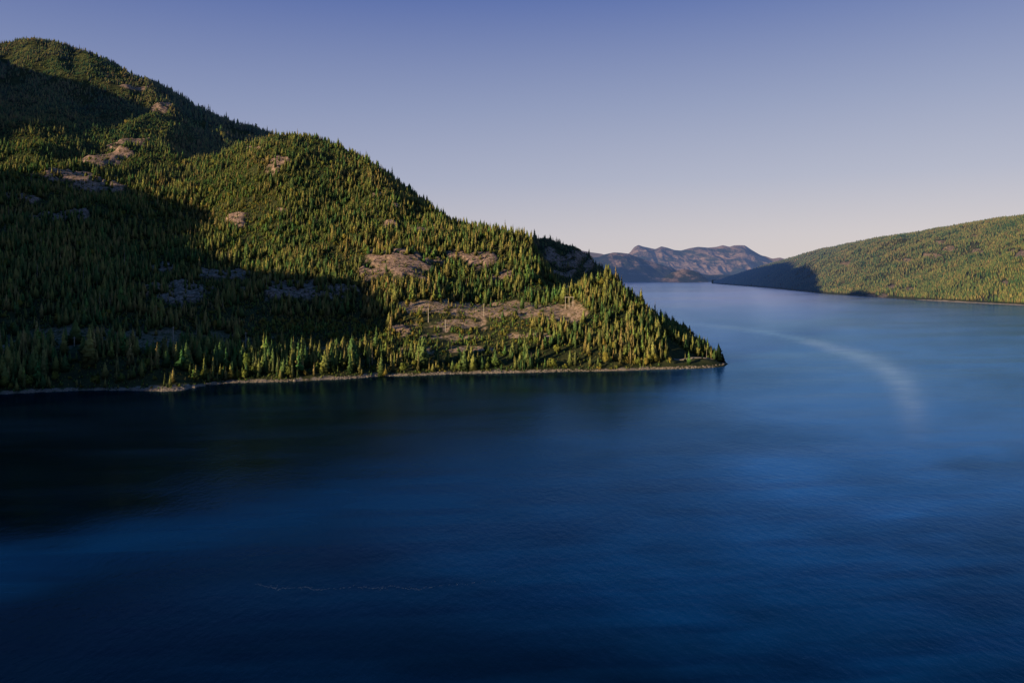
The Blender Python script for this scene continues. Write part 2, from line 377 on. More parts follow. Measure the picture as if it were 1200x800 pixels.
far_range('rocky_mountains', [(700,318),(715,310),(728,302),(738,296),(743,289.5),(748,286.7),(753,288.5),(760,290),(768,291.7),(775,288.4),(782,290),(790,292.7),(798,293.4),(808,290.6),(818,289),(830,290),(840,289),
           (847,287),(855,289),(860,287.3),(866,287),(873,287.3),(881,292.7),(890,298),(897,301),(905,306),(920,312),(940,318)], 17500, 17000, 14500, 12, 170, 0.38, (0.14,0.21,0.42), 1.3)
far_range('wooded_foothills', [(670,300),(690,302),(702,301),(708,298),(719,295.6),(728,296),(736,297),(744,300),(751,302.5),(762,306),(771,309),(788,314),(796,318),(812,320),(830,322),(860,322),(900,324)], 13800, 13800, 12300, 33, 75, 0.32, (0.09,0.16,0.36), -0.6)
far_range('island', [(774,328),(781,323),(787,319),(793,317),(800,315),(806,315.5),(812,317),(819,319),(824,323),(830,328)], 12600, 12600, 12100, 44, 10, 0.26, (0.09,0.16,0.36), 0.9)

# ------------------------------------------------------------------ lake
wpx = np.linspace(-900, 2100, 420)
wpy = np.concatenate([HZ + np.geomspace(2.2, 30, 90), np.linspace(353, 900, 300), np.linspace(920, 2500, 20)])
WX, WY = np.meshgrid(wpx, wpy)
DW = 103500 / (WY - HZ)
XW = (WX - CX) / F * DW; YW = DW
def curve_band(pts, px, py):
    best = np.full(px.shape, 0.0)
    for (x0, y0, w0, s0), (x1, y1, w1, s1) in zip(pts[:-1], pts[1:]):
        dx, dy = x1 - x0, y1 - y0; l2 = dx * dx + dy * dy
        t = np.clip(((px - x0) * dx + (py - y0) * dy) / l2, 0, 1)
        r = np.hypot(px - x0 - t * dx, (py - y0 - t * dy) * 1.0); w = w0 + t * (w1 - w0)
        best = np.maximum(best, np.exp(-(r / w) ** 2) * (s0 + t * (s1 - s0)))
    return best
nz = fbm(WX / 130, WY / 30, 4, 3)
wake = curve_band([(800,379,2,.3),(850,383,2.4,.6),(900,390,3,.7),(950,401,4.5,.7),(1000,415,7,.7),(1035,428,10,.7),(1060,448,14,.62),(1070,472,16,.42),(1074,500,17,.15),(1076,520,18,0)], WX + nz * 6, WY)
wake = wake * np.clip(0.95 + 0.45 * fbm(WX / 30, WY / 2.2, 4, 14), 0.3, 1.3)
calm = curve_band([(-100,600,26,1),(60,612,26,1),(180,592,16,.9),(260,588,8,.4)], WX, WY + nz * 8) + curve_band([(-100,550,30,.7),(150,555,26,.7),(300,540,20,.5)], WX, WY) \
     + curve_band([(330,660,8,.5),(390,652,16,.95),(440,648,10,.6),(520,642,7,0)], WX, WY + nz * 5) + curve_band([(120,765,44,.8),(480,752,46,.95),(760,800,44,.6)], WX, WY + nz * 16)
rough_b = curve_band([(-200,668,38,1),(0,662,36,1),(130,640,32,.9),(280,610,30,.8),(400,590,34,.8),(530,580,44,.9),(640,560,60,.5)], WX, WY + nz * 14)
streak = fbm(XW / 900 + 3, YW / 260, 5, 70)
streak2 = fbm(WX / 160, (WY - HZ) ** 0.5 * 3.5 + WX / 300, 4, 88)
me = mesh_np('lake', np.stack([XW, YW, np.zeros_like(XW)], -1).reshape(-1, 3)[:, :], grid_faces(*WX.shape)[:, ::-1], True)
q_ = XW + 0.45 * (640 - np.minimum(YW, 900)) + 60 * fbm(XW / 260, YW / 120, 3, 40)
reflection_paint = sstep(-30, 330, q_) * (0.06 + 0.94 * sstep(90, 500, YW)); reflection_paint = np.clip(reflection_paint * (0.9 + 0.5 * nz), 0, 1)  # painted mask: low where the hill reflects dark, and towards the near water
attr(me, 'reflection_paint', reflection_paint.ravel()); attr(me, 'open_reach', (sstep(700, 3800, YW) * (0.75 + 0.5 * nz)).ravel()); attr(me, 'wake', wake.ravel()); attr(me, 'calm', np.clip(calm, 0, 1).ravel()); attr(me, 'ripple', np.clip(rough_b, 0, 1).ravel()); attr(me, 'streak', (streak2 * .5 + .5).ravel())
m, nt = mat_new('lake_water')
pos = geo_pos(nt)
mp = N(nt, 'ShaderNodeMapping'); mp.inputs['Scale'].default_value = (1.0, 0.55, 1); mp.inputs['Rotation'].default_value = (0, 0, 0.5); L(nt, pos, mp.inputs[0])
w1 = noise(nt, mp.outputs[0], 0.35, 3, 0.6); w2 = noise(nt, mp.outputs[0], 0.06, 3, 0.55)
hgt = math_(nt, 'ADD', math_(nt, 'MULTIPLY', w1, 0.34), math_(nt, 'MULTIPLY', w2, 0.42))
b = N(nt, 'ShaderNodeBump'); b.inputs['Distance'].default_value = 1.0; L(nt, hgt, b.inputs['Height'])
wk = attr_n(nt, 'wake'); rip = attr_n(nt, 'ripple'); ca = attr_n(nt, 'calm'); st = attr_n(nt, 'streak')
bs = math_(nt, 'SUBTRACT', math_(nt, 'ADD', math_(nt, 'MULTIPLY', rip, 0.4), 0.55), math_(nt, 'ADD', math_(nt, 'MULTIPLY', ca, 0.35), math_(nt, 'MULTIPLY', wk, 0.45)), clamp=True)
L(nt, bs, b.inputs['Strength'])
ro = math_(nt, 'ADD', math_(nt, 'MULTIPLY', rip, 0.10), math_(nt, 'MULTIPLY', st, 0.12))
ro = math_(nt, 'SUBTRACT', math_(nt, 'ADD', ro, 0.13), math_(nt, 'MULTIPLY', math_(nt, 'ADD', ca, wk, clamp=True), 0.10))
df = N(nt, 'ShaderNodeBsdfDiffuse'); gl = N(nt, 'ShaderNodeBsdfGlossy'); fr_n = N(nt, 'ShaderNodeFresnel'); fr_n.inputs['IOR'].default_value = 1.33
bc = mixc(nt, attr_n(nt, 'reflection_paint'), (0.0002, 0.006, 0.013), (0.0008, 0.19, 0.62))  # dark hill reflection painted into the body colour, blue outside it
bc = mixc(nt, math_(nt, 'MULTIPLY', rip, 0.85), bc, (0.0006, 0.080, 0.26))  # reflected sky blue painted in over the rippled bands
bc = mixc(nt, math_(nt, 'MULTIPLY', wk, 0.85), bc, (0.72, 0.78, 0.90))  # bright horizon reflection painted in along the wake
bc = mixc(nt, math_(nt, 'MULTIPLY', ca, 0.8), bc, (0.0002, 0.006, 0.012))  # dark reflection painted in over the calm bands and the near edge
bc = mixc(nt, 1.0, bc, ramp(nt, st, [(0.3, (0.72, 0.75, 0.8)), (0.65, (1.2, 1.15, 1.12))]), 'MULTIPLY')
L(nt, bc, df.inputs[0]); L(nt, mixc(nt, attr_n(nt, 'open_reach'), mixc(nt, attr_n(nt, 'reflection_paint'), (0.20, 0.42, 0.62), (0.42, 0.74, 1.0)), (0.80, 0.84, 1.0)), gl.inputs[0]); L(nt, ro, gl.inputs['Roughness']); L(nt, b.outputs[0], gl.inputs['Normal']); L(nt, b.outputs[0], fr_n.inputs['Normal'])  # reflection tint painted darker under the hill, with a pale sheen far out
ms = N(nt, 'ShaderNodeMixShader'); L(nt, fr_n.outputs[0], ms.inputs[0]); L(nt, df.outputs[0], ms.inputs[1]); L(nt, gl.outputs[0], ms.inputs[2])
o = N(nt, 'ShaderNodeOutputMaterial'); L(nt, ms.outputs[0], o.inputs[0])
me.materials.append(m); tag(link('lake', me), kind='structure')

# ------------------------------------------------------------------ trees
def foliage(name, stops, warm=0.5):
    m, nt = mat_new(name)
    oi = N(nt, 'ShaderNodeObjectInfo')
    pos = geo_pos(nt)
    big = noise(nt, oi.outputs['Location'], 0.006, 3, 0.6)
    f = math_(nt, 'ADD', math_(nt, 'MULTIPLY', oi.outputs['Random'], 0.55), math_(nt, 'MULTIPLY', math_(nt, 'SUBTRACT', big, 0.27), 1.0))
    c = mixc(nt, 1.0, ramp(nt, f, stops), (1.15, 1.12, 1.0), 'MULTIPLY')
    fine = noise(nt, pos, 1.2, 3, 0.7)
    c = mixc(nt, 1.0, c, ramp(nt, fine, [(0.3, (0.55, 0.55, 0.55)), (0.7, (1.35, 1.35, 1.35))]), 'MULTIPLY')
    lo_ = N(nt, 'ShaderNodeSeparateXYZ'); L(nt, oi.outputs['Location'], lo_.inputs[0])
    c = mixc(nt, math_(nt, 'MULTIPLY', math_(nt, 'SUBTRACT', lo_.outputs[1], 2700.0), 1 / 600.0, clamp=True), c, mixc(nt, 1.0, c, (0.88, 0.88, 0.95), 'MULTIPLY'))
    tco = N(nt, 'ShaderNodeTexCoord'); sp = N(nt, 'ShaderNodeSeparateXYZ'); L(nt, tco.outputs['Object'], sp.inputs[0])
    foot_shade = ramp(nt, sp.outputs[2], [(0.05, (0.16, 0.17, 0.20)), (0.6, (1.0, 1.0, 1.0))]); c = mixc(nt, 1.0, c, foot_shade, 'MULTIPLY')  # shade between crowns painted in: colour darkens towards the foot
    cb = N(nt, 'ShaderNodeCombineXYZ'); L(nt, sp.outputs[0], cb.inputs[0]); L(nt, sp.outputs[1], cb.inputs[1]); cb.inputs[2].default_value = 0.03
    nm = N(nt, 'ShaderNodeVectorMath', operation='NORMALIZE'); L(nt, cb.outputs[0], nm.inputs[0])
    vt = N(nt, 'ShaderNodeVectorTransform', vector_type='VECTOR', convert_from='OBJECT', convert_to='WORLD'); L(nt, nm.outputs[0], vt.inputs[0])
    n2_ = N(nt, 'ShaderNodeVectorMath', operation='NORMALIZE'); L(nt, vt.outputs[0], n2_.inputs[0])
    gn = N(nt, 'ShaderNodeNewGeometry'); mv = N(nt, 'ShaderNodeMix', data_type='VECTOR'); mv.inputs[0].default_value = 0.72
    L(nt, gn.outputs['Normal'], mv.inputs[4]); L(nt, n2_.outputs[0], mv.inputs[5])
    n3_ = N(nt, 'ShaderNodeVectorMath', operation='NORMALIZE'); L(nt, mv.outputs[1], n3_.inputs[0])
    d = N(nt, 'ShaderNodeBsdfDiffuse'); t = N(nt, 'ShaderNodeBsdfTranslucent'); L(nt, c, d.inputs[0]); L(nt, c, t.inputs[0]); L(nt, n3_.outputs[0], d.inputs['Normal'])
    mx = N(nt, 'ShaderNodeMixShader'); mx.inputs[0].default_value = 0.06
    L(nt, d.outputs[0], mx.inputs[1]); L(nt, t.outputs[0], mx.inputs[2])
    ps = N(nt, 'ShaderNodeSeparateXYZ'); L(nt, oi.outputs['Location'], ps.inputs[0])      # haze painted in as a blue glow, growing with how far out the tree stands
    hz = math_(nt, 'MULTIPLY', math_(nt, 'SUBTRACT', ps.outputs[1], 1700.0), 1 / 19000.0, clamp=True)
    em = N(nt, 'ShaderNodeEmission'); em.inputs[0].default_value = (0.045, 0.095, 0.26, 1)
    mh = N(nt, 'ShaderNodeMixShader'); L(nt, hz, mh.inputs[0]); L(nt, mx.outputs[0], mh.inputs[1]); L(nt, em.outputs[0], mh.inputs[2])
    o = N(nt, 'ShaderNodeOutputMaterial'); L(nt, mh.outputs[0], o.inputs[0])
    return m
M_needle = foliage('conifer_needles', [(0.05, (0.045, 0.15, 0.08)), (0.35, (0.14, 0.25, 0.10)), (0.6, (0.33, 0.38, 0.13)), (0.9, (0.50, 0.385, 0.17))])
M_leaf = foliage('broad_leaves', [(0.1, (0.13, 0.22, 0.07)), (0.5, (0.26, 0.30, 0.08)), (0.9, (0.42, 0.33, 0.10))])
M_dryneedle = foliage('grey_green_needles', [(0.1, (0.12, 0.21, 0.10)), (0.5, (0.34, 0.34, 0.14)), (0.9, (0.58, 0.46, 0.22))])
m, nt = mat_new('bark'); finish(nt, ramp(nt, noise(nt, geo_pos(nt), 3, 3), [(0.3, (0.06, 0.045, 0.035)), (0.7, (0.16, 0.125, 0.10))]), 0.95); M_bark = m
m, nt = mat_new('bleached_wood'); finish(nt, ramp(nt, noise(nt, geo_pos(nt), 1.5, 3), [(0.3, (0.28, 0.24, 0.20)), (0.7, (0.55, 0.49, 0.42))]), 0.9); M_grey = m

def conifer(seed, width, levels, per, droop=0.35, ragged=0.35, bottom=0.07, point=1.0):
    """unit-height crown: whorls of drooping boughs round a thin dark core"""
    r = random.Random(seed); V = []; Fc = []
    def quad(a, b, c, d):
        i = len(V); V.extend([a, b, c, d]); Fc.append((i, i + 1, i + 2, i + 3))
    bias = [r.uniform(0.75, 1.2) for _ in range(6)]
    for l in range(levels):
        t = l / (levels - 1)
        z = bottom + (0.985 - bottom) * t
        prof = (1 - t) ** (0.85 * point) * (0.72 + 0.28 * min(1, t * 5 + 0.25))
        R = width * prof * r.uniform(1 - ragged * 0.6, 1.08) + 0.006
        n = max(3, int(per * (0.45 + 0.55 * (1 - t)) + 0.5))
        a0 = r.uniform(0, 6.28)
        for k in range(n):
            if r.random() < ragged * 0.22: continue
            a = a0 + 6.283 * k / n + r.uniform(-0.3, 0.3)
            rr = R * r.uniform(1 - ragged, 1.12) * bias[int(a / 6.2832 * 6) % 6]
            w = rr * r.uniform(0.30, 0.48) + 0.006
            dz = rr * droop * r.uniform(0.6, 1.5)
            th = (0.985 - bottom) / levels * r.uniform(1.1, 2.0)
            ca, sa = math.cos(a), math.sin(a)
            zz = z + r.uniform(-0.012, 0.012)
            base = (0, 0, zz + th * 0.5)
            tip = (ca * rr, sa * rr, zz - dz)
            ml = (ca * rr * 0.6 - sa * w, sa * rr * 0.6 + ca * w, zz - dz * 0.75 - th * 0.25)
            mr = (ca * rr * 0.6 + sa * w, sa * rr * 0.6 - ca * w, zz - dz * 0.75 - th * 0.25)
            quad(base, ml, tip, mr)
            # hanging fringe under the bough
            lo = (ca * rr * 0.55, sa * rr * 0.55, zz - dz - th * 0.9)
            quad((ca * rr * 0.1, sa * rr * 0.1, zz), lo, tip, (ca * rr * 0.5, sa * rr * 0.5, zz - dz * 0.3))
    # leader
    i = len(V); V.extend([(0.006, 0, 0.93), (-0.003, 0.005, 0.93), (-0.003, -0.005, 0.93), (0, 0, 1.0)])
    Fc += [(i, i + 1, i + 3, i + 3)]
    Fc.pop(); quad((0.007, 0, 0.93), (0, 0.004, 0.96), (0, 0, 1.0), (-0.004, -0.004, 0.93))
    return mesh_np('crown', V, Fc)
def leafy(seed, width, n, low=0.12, squash=1.0):
    """unit-height broadleaf crown of leaf clumps spread through an uneven volume"""
    r = random.Random(seed); V = []; Fc = []
    lobes = [(r.uniform(-.5, .5) * width, r.uniform(-.5, .5) * width, r.uniform(low + 0.18, 0.82), r.uniform(0.16, 0.27)) for _ in range(9)] + [(0, 0, 0.5, 0.3), (0, 0, 0.76, 0.22)]
    for k in range(n):
        lx, ly, lz, lr = lobes[k % len(lobes)]
        while True:
            x, y, z = r.uniform(-1, 1), r.uniform(-1, 1), r.uniform(-1, 1); q = x * x + y * y + z * z
            if 0.25 < q < 1: break
        c = (lx + x * lr * width * 1.6, ly + y * lr * width * 1.6, max(low, min(0.99, lz + z * lr)))
        s = r.uniform(0.025, 0.055)
        u = [r.gauss(0, 1) for _ in range(3)]; v = [r.gauss(0, 1) for _ in range(3)]
        i = len(V)
        for a, b in ((-1, -.6), (1, -.8), (.8, .9), (-.7, 1)):
            V.append(tuple(c[j] + s * (u[j] * a + v[j] * b) * 0.7 for j in range(3)))
        Fc.append((i, i + 1, i + 2, i + 3))
    return mesh_np('crown', V, Fc)
def tube(V, Fc, pts, rad, n=6):
    """tapered limb through pts"""
    i0 = len(V)
    for (x, y, z), r in zip(pts, rad):
        for k in range(n):
            a = 6.2832 * k / n; V.append((x + r * math.cos(a), y + r * math.sin(a), z))
    for s in range(len(pts) - 1):
        for k in range(n):
            a = i0 + s * n + k; b = i0 + s * n + (k + 1) % n
            Fc.append((a, b, b + n, a + n))
def trunk_mesh(seed, h=0.96, r0=0.013, limbs=8, limb_len=0.06):
    r = random.Random(seed); V = []; Fc = []
    tube(V, Fc, [(0, 0, -0.04), (0, 0, 0.25), (0.002, 0.001, 0.6), (0, 0, h)], [r0, r0 * 0.8, r0 * 0.5, r0 * 0.12])
    for k in range(limbs):
        z = r.uniform(0.08, 0.8); a = r.uniform(0, 6.28); l = limb_len * (1.2 - z) * r.uniform(.6, 1.2)
        tube(V, Fc, [(0, 0, z), (math.cos(a) * l, math.sin(a) * l, z + l * 0.15), (math.cos(a) * l * 1.6, math.sin(a) * l * 1.6, z + l * 0.1)], [r0 * .3, r0 * .2, r0 * .05], 4)
    return mesh_np('trunk', V, Fc)

CROWNS = [('conifer', conifer(1, 0.19, 15, 9, point=1.0), M_needle), ('conifer', conifer(2, 0.23, 14, 9, 0.45, point=0.95), M_needle), ('conifer', conifer(3, 0.15, 17, 8, 0.5, 0.45, point=0.9), M_dryneedle),
          ('conifer', conifer(4, 0.20, 13, 8, 0.3, 0.6, point=0.95), M_dryneedle), ('conifer', conifer(5, 0.25, 16, 10, 0.35, 0.3, 0.04, 0.9), M_needle), ('leafy', leafy(6, 0.36, 420), M_leaf), ('leafy', leafy(8, 0.5, 380, 0.05), M_leaf)]
M_young = foliage('young_needles', [(0.1, (0.10, 0.30, 0.12)), (0.5, (0.22, 0.42, 0.13)), (0.9, (0.42, 0.48, 0.14))])
CROWNS_LATE = True
CROWNS.append(('conifer', conifer(9, 0.26, 9, 8, 0.3, 0.45, 0.03, 0.8), M_young))
for k, me_, mt in CROWNS: me_.materials.append(mt)
TRUNKS = [trunk_mesh(20 + i) for i in range(3)]
for t in TRUNKS: t.materials.append(M_bark)
CROWNS += [None] * 0
TRUNK_B = trunk_mesh(30, 0.8, 0.02, 12, 0.16); TRUNK_B.materials.append(M_bark)
SNAG = trunk_mesh(41, 1.0, 0.014, 26, 0.07); SNAG.materials.append(M_grey); SNAG.name = 'crown'; CROWNS.append(('snag', SNAG, M_grey))
M_shade = foliage('shade_painted_needles', [(0.1, (0.010, 0.030, 0.022)), (0.9, (0.030, 0.055, 0.030))])  # shaded side of the tip trees painted into the needle colour
CROWNS += [('stone', None, None), ('conifer', conifer(51, 0.27, 17, 10, 0.4, 0.35, 0.03, 0.9), M_shade)]
CROWNS[10][1].materials.append(M_shade)

# --- scatter on the left land
def scatter(n):
    px = rng.uniform(-225, 895, n * 2); d = np.sqrt(rng.uniform(740 ** 2, 3150 ** 2, n * 2))
    x = (px - CX) / F * d
    return x[:n], d[:n]
NT = 270000
tx, ty = scatter(NT)
tz, trk, top_ = zat(tx, ty)
e = 4.0
zx, _, _ = zat(tx + e, ty); zy, _, _ = zat(tx, ty + e)
slope = np.hypot(zx - tz, zy - tz) / e
tpx, tpy = pix(tx, ty, tz)
dens = np.ones(NT)
dens *= 1 - 0.90 * sstep(0.35, 0.8, trk); dens *= 1 - 0.97 * sstep(0.2, 0.6, top_)
dens *= np.where((tpx > 470) & (tpx < 605) & (tpy > 368) & (tpy < 426) & (ty < 1100), 0.55, 1)
dens *= sstep(1.6, 3.2, tz)
clump = fbm(tx / 45, ty / 45, 3, 91)
clump2 = fbm(tx / 16, ty / 16, 2, 191)
dens *= np.clip(0.62 + clump * 1.5 + clump2 * 0.7, 0.06, 1)
hill_e = (tpx > 630) & (ty > 1650)
dens *= np.where(hill_e, 0.10 + 0.25 * (clump > 0.35), 1)
thin = np.where(ty > 1500, 0.85, 1.0)
# shrubby wet strip and regrowth at the foot of the slope
young = patch(tpx, tpy, ty, [(265,225,45,45,1500,1990),(150,150,110,20,1900,2500),(60,170,80,16,1700,2300),(180,190,50,14,1700,2200),(100,80,80,18,2300,2700),(560,392,90,22,930,1080),(380,392,90,14,940,1080),(330,275,60,16,1300,1600),(470,262,40,14,1400,1700)]) > 0.4
shrub = ((tpx > 285) & (tpx < 455) & (tpy > 372) & (tpy < 407) & (ty < 1100)) | ((tpx > 460) & (tpx < 600) & (tpy > 376) & (tpy < 408) & (ty < 1090))
keep = rng.uniform(0, 1, NT) < dens * thin
keep &= ~((tpx > 784) & (tpy > 404) & (ty < 1012) & (rng.uniform(0, 1, NT) < 0.93))
tx, ty, tz, tpx, tpy, shrub, clump, slope, trk, young = [a[keep] for a in (tx, ty, tz, tpx, tpy, shrub, clump, slope, trk, young)]
n = len(tx)
hgt_ = rng.normal(1, 0.32, n).clip(0.4, 1.8) * 13.8
hgt_ *= 1 - 0.25 * sstep(250, 700, tz)
hgt_ *= np.where(ty < 905, 1.38, 1.0) * np.where((tpx < 300) & (ty < 880), 0.9, 1.0)
hgt_ *= np.where(rng.uniform(0, 1, n) < 0.25, 0.55, 1); hgt_ *= np.where(rng.uniform(0, 1, n) < 0.06, 1.35, 1)
hgt_ = np.where(shrub, rng.uniform(3, 8, n), hgt_)
front = np.maximum(patch(tpx, tpy - 8, ty + 40, OPEN[:5]), patch(tpx, tpy - 10, ty + 50, ROCKS[:13]))
hgt_ = np.where(front > 0.3, hgt_ * 0.5, hgt_)
nearshore = tz < 5
hgt_ = np.where(nearshore, hgt_ * 0.75, hgt_)
kind = rng.choice([0, 1, 2, 3, 4], n, p=[.28, .22, .2, .16, .14])
kind = np.where(rng.uniform(0, 1, n) < np.where(shrub, 0.30, np.where(tz < 7, 0.16, 0.035)), rng.choice([5, 6], n), kind)
hgt_ = np.where((kind >= 5), np.minimum(hgt_, 12), hgt_)
yg = young & (rng.uniform(0, 1, n) < 0.72) & (kind < 5)
kind = np.where(yg, 7, kind); hgt_ = np.where(yg, rng.uniform(4, 9, n), hgt_)
kind = np.where(~yg & (rng.uniform(0, 1, n) < 0.07), 7, kind); kind = np.where(~yg & (rng.uniform(0, 1, n) < 0.02), 8, kind)
sk_ = (tpx > 190) & (tpx < 300) & (ty > 2350) & (rng.uniform(0, 1, n) < 0.12)
hgt_ = np.where(sk_, hgt_ * 1.9, hgt_)
rot = rng.uniform(0, 6.283, n); wid = rng.uniform(0.72, 1.5, n)
# low shrubs and seedlings between the trees and over the clearings
ns = 170000
sxp = rng.uniform(-20, 850, ns); sy = np.sqrt(rng.uniform(745 ** 2, 2350 ** 2, ns)); sx_ = (sxp - CX) / F * sy
sz, srk, sop = zat(sx_, sy)
kp = (sz > 1.3) & ~((sxp > 784) & (sy < 1015)) & (rng.uniform(0, 1, ns) < np.where(sop > 0.3, 0.16, np.where(srk > 0.4, 0.10, 0.85)))
sx_, sy, sz, sxp = sx_[kp], sy[kp], sz[kp], sxp[kp]; ns = len(sx_); print('shrubs', ns)
cat_ = lambda a, b: np.concatenate([a, b])
sh_py = pix(sx_, sy, sz)[1]
tx, ty, tz, tpx, tpy = cat_(tx, sx_), cat_(ty, sy), cat_(tz, sz), cat_(tpx, sxp), cat_(tpy, sh_py)
hgt_ = cat_(hgt_, rng.uniform(1.0, 3.6, ns) * (1 + (sy - 745) / 1800)); kind = cat_(kind, rng.choice([0, 3, 6, 7], ns, p=[.2, .3, .15, .35])); rot = cat_(rot, rng.uniform(0, 6.28, ns)); wid = cat_(wid, rng.uniform(1.1, 2.2, ns)); shrub = cat_(shrub, np.ones(ns, bool))
n = len(tx)
print('trees on the left land', n)

# hand-set trees the photo singles out: (col, row of foot, distance or None for shore, height m, kind, width, label)
HERO = [
 (842, 425, 992, 24, 10, 1.3, 'dark broad conifer standing alone at the very tip of the headland'),
 (847, 426, 995, 13, 10, 1.2, 'short dark conifer leaning out behind the lone tree at the headland tip'),
 (837, 424, 985, 12, 0, 1.0, 'small olive conifer beside the lone dark tree at the headland tip'),
 (828, 423, 1010, 17, 8, 1.2, 'thin bare dead tree rising over the road shelf near the headland tip'),
 (803, 425, 968, 12, 2, 0.8, 'slim sunlit conifer in front of the pale road shelf on the headland'),
 (823, 424, 975, 9, 0, 0.9, 'small sunlit conifer on the road shelf nearest the headland tip'),
 (203, 455.5, 782, 15, 4, 0.95, 'golden sunlit conifer standing on the pale gravel spit'),
 (193, 456, 780, 10, 0, 0.9, 'smaller yellow-green conifer left of the golden one on the gravel spit'),
 (182, 456, 781, 5, 6, 1.3, 'low rusty bush at the left end of the gravel spit'),
 (290, 440, 850, 21, 5, 0.85, 'big round yellow-green tree at the edge of the shaded shoreline wood'),
 (297, 441, 848, 23, 2, 1.0, 'tall pale conifer growing beside the big round yellow-green tree'),
 (335, 437, 860, 20, 0, 1.0, 'lone grey-green conifer between the round tree and the row of lit conifers'),
 (368, 446, 848, 15, 2, 1.1, 'tan sunlit conifer at the water edge above its pale reflection'),
 (358, 446, 847, 6, 6, 1.6, 'rounded bright bush beside the tan conifer at the water edge'),
 (447, 441.5, 874, 28, 0, 1.1, 'tallest dark conifer in the middle of the shore with lit bush at its foot'),
 (452, 442, 872, 8, 6, 1.0, 'bright shrub at the foot of the tallest mid-shore conifer'),
 (477, 438, 895, 13, 2, 0.9, 'small slim conifer left of the dark gap in the mid-shore trees'),
 (668, 431, 930, 20, 4, 0.8, 'golden orange-lit conifer standing right at the shore of the headland'),
 (674, 431, 928, 22, 2, 1.0, 'tall olive conifer just right of the golden one on the headland shore'),
 (710, 430, 932, 17, 5, 0.85, 'orange-leaved tree among dark conifers low on the headland'),
 (727, 429, 935, 24, 3, 1.0, 'broad olive conifer right of the orange-leaved tree on the headland'),
]
M_heroes = []
hx = []
for (px, py, d, h, k, w, lab) in HERO:
    x = (px - CX) / F * d; hx.append((x, d))
hx = np.array(hx)
far = np.ones(n, bool)
for x, y in hx: far &= (np.hypot(tx - x, (ty - y) * 0.6) > 6)
# leave the pole sites and the view of their feet free
POLES = [(667,358,1135,16.5,'trio'),(502,375,1075,20.5,'single'),(522,385,1040,17,'single'),(567,366,1110,19,'single'),(87,403,885,11,'single'),(203,399,925,18,'single'),(288,401,945,19,'single')]
for (px, py, d, h, s) in POLES:
    x = (px - CX) / F * d
    far &= ~((np.abs(tpx - px) < (13 if s == 'trio' else 7)) & (ty < d + 12) & (ty > d - 75) & (tpy < py + 6 + 14))
a_ = [q[far] for q in (tx, ty, tz, tpx, tpy, hgt_, kind, rot, wid, shrub)]
tx, ty, tz, tpx, tpy, hgt_, kind, rot, wid, shrub = a_
n = len(tx)
# which trees show largest: paint crowns front to back on a small canvas
cand = np.argsort(np.where(hgt_ > 6, ty, 9e9))[:16000]
buf = np.zeros((800, 1200), bool); shown = np.zeros(n)
for i in cand:
    x, y0 = tpx[i], tpy[i]; hh = hgt_[i] / ty[i] * F; w = hh * (0.3 if kind[i] in (5, 6) else 0.16) * wid[i]
    xa, xb, ya, yb = int(max(0, x - w)), int(min(1200, x + w + 1)), int(max(0, y0 - hh)), int(min(800, y0))
    if xb <= xa or yb <= ya: continue
    s = buf[ya:yb, xa:xb]; shown[i] = (~s).sum(); s[:] = True
pick = np.argsort(-shown)[:300 - len(HERO)]
mask = np.ones(n, bool); mask[pick] = False

def place_tree(name, x, y, z, h, k, rz, w, label, group):
    r = bpy.data.objects.new(name, None); col.objects.link(r)
    r.empty_display_size = 0.1; r.location = (x, y, z - 0.2); r.rotation_euler = (0, 0, rz); r.scale = (h * w, h * w, h)
    tag(r, label, 'tree', group)
    tr = bpy.data.objects.new('trunk', TRUNK_B if k in (5, 6) else TRUNKS[k % 3]); col.objects.link(tr); tr.parent = r
    cr = bpy.data.objects.new('crown', CROWNS[k][1]); col.objects.link(cr); cr.parent = r
    return cr
SRC = {}
for (px, py, d, h, k, w, lab) in HERO:
    x = (px - CX) / F * d; z = float(zat(np.array([x]), np.array([d]))[0][0])
    cr = place_tree('dead_tree' if k == 8 else 'conifer_tree' if k not in (5, 6) else ('bush' if 'bush' in lab or 'shrub' in lab else 'broadleaf_tree'), x, d, max(z, 0.4), h, k, random.uniform(0, 6), w, lab, None)
    SRC.setdefault(k, cr)
def zone(px, py, d):
    if px < 100: return 'in the far left shoreline wood'
    if px < 240: return 'behind the gravel spit'
    if px < 330: return 'near the big round tree'
    if px < 430: return 'in the row of lit-topped mid-left trees'
    if px < 520: return 'on the mid-shore below the bare rocky slope'
    if px < 600: return 'on the shore below the scrubby clearing'
    if px < 680: return 'below the three-legged power pole'
    if px < 760: return 'on the steep sunlit headland slope'
    return 'on the last slope before the headland tip'
tone = {0: 'green pointed conifer', 1: 'full green conifer', 2: 'slim grey-green conifer', 3: 'ragged grey-green conifer', 4: 'broad dense conifer', 5: 'round leafy tree', 6: 'low leafy bush', 7: 'bright green young conifer', 8: 'grey dead tree'}
for i in pick:
    k = int(kind[i]); hh = hgt_[i]
    size = 'tall ' if hh > 18.5 else ('short ' if hh < 11 else '')
    if k == 6: size = ''
    where = 'at the water edge ' if tz[i] < 4.5 else ''
    lab = (size + tone[k] + ' ' + where + zone(tpx[i], tpy[i], ty[i]))
    cr = place_tree('dead_tree' if k == 8 else 'conifer_tree' if k not in (5, 6) else ('broadleaf_tree' if k == 5 else 'bush'), float(tx[i]), float(ty[i]), float(tz[i]), float(hh), k, float(rot[i]), float(wid[i]), lab, lab.split(' ', 1)[1] if False else 'trees ' + zone(tpx[i], tpy[i], ty[i]))
    SRC.setdefault(k, cr)

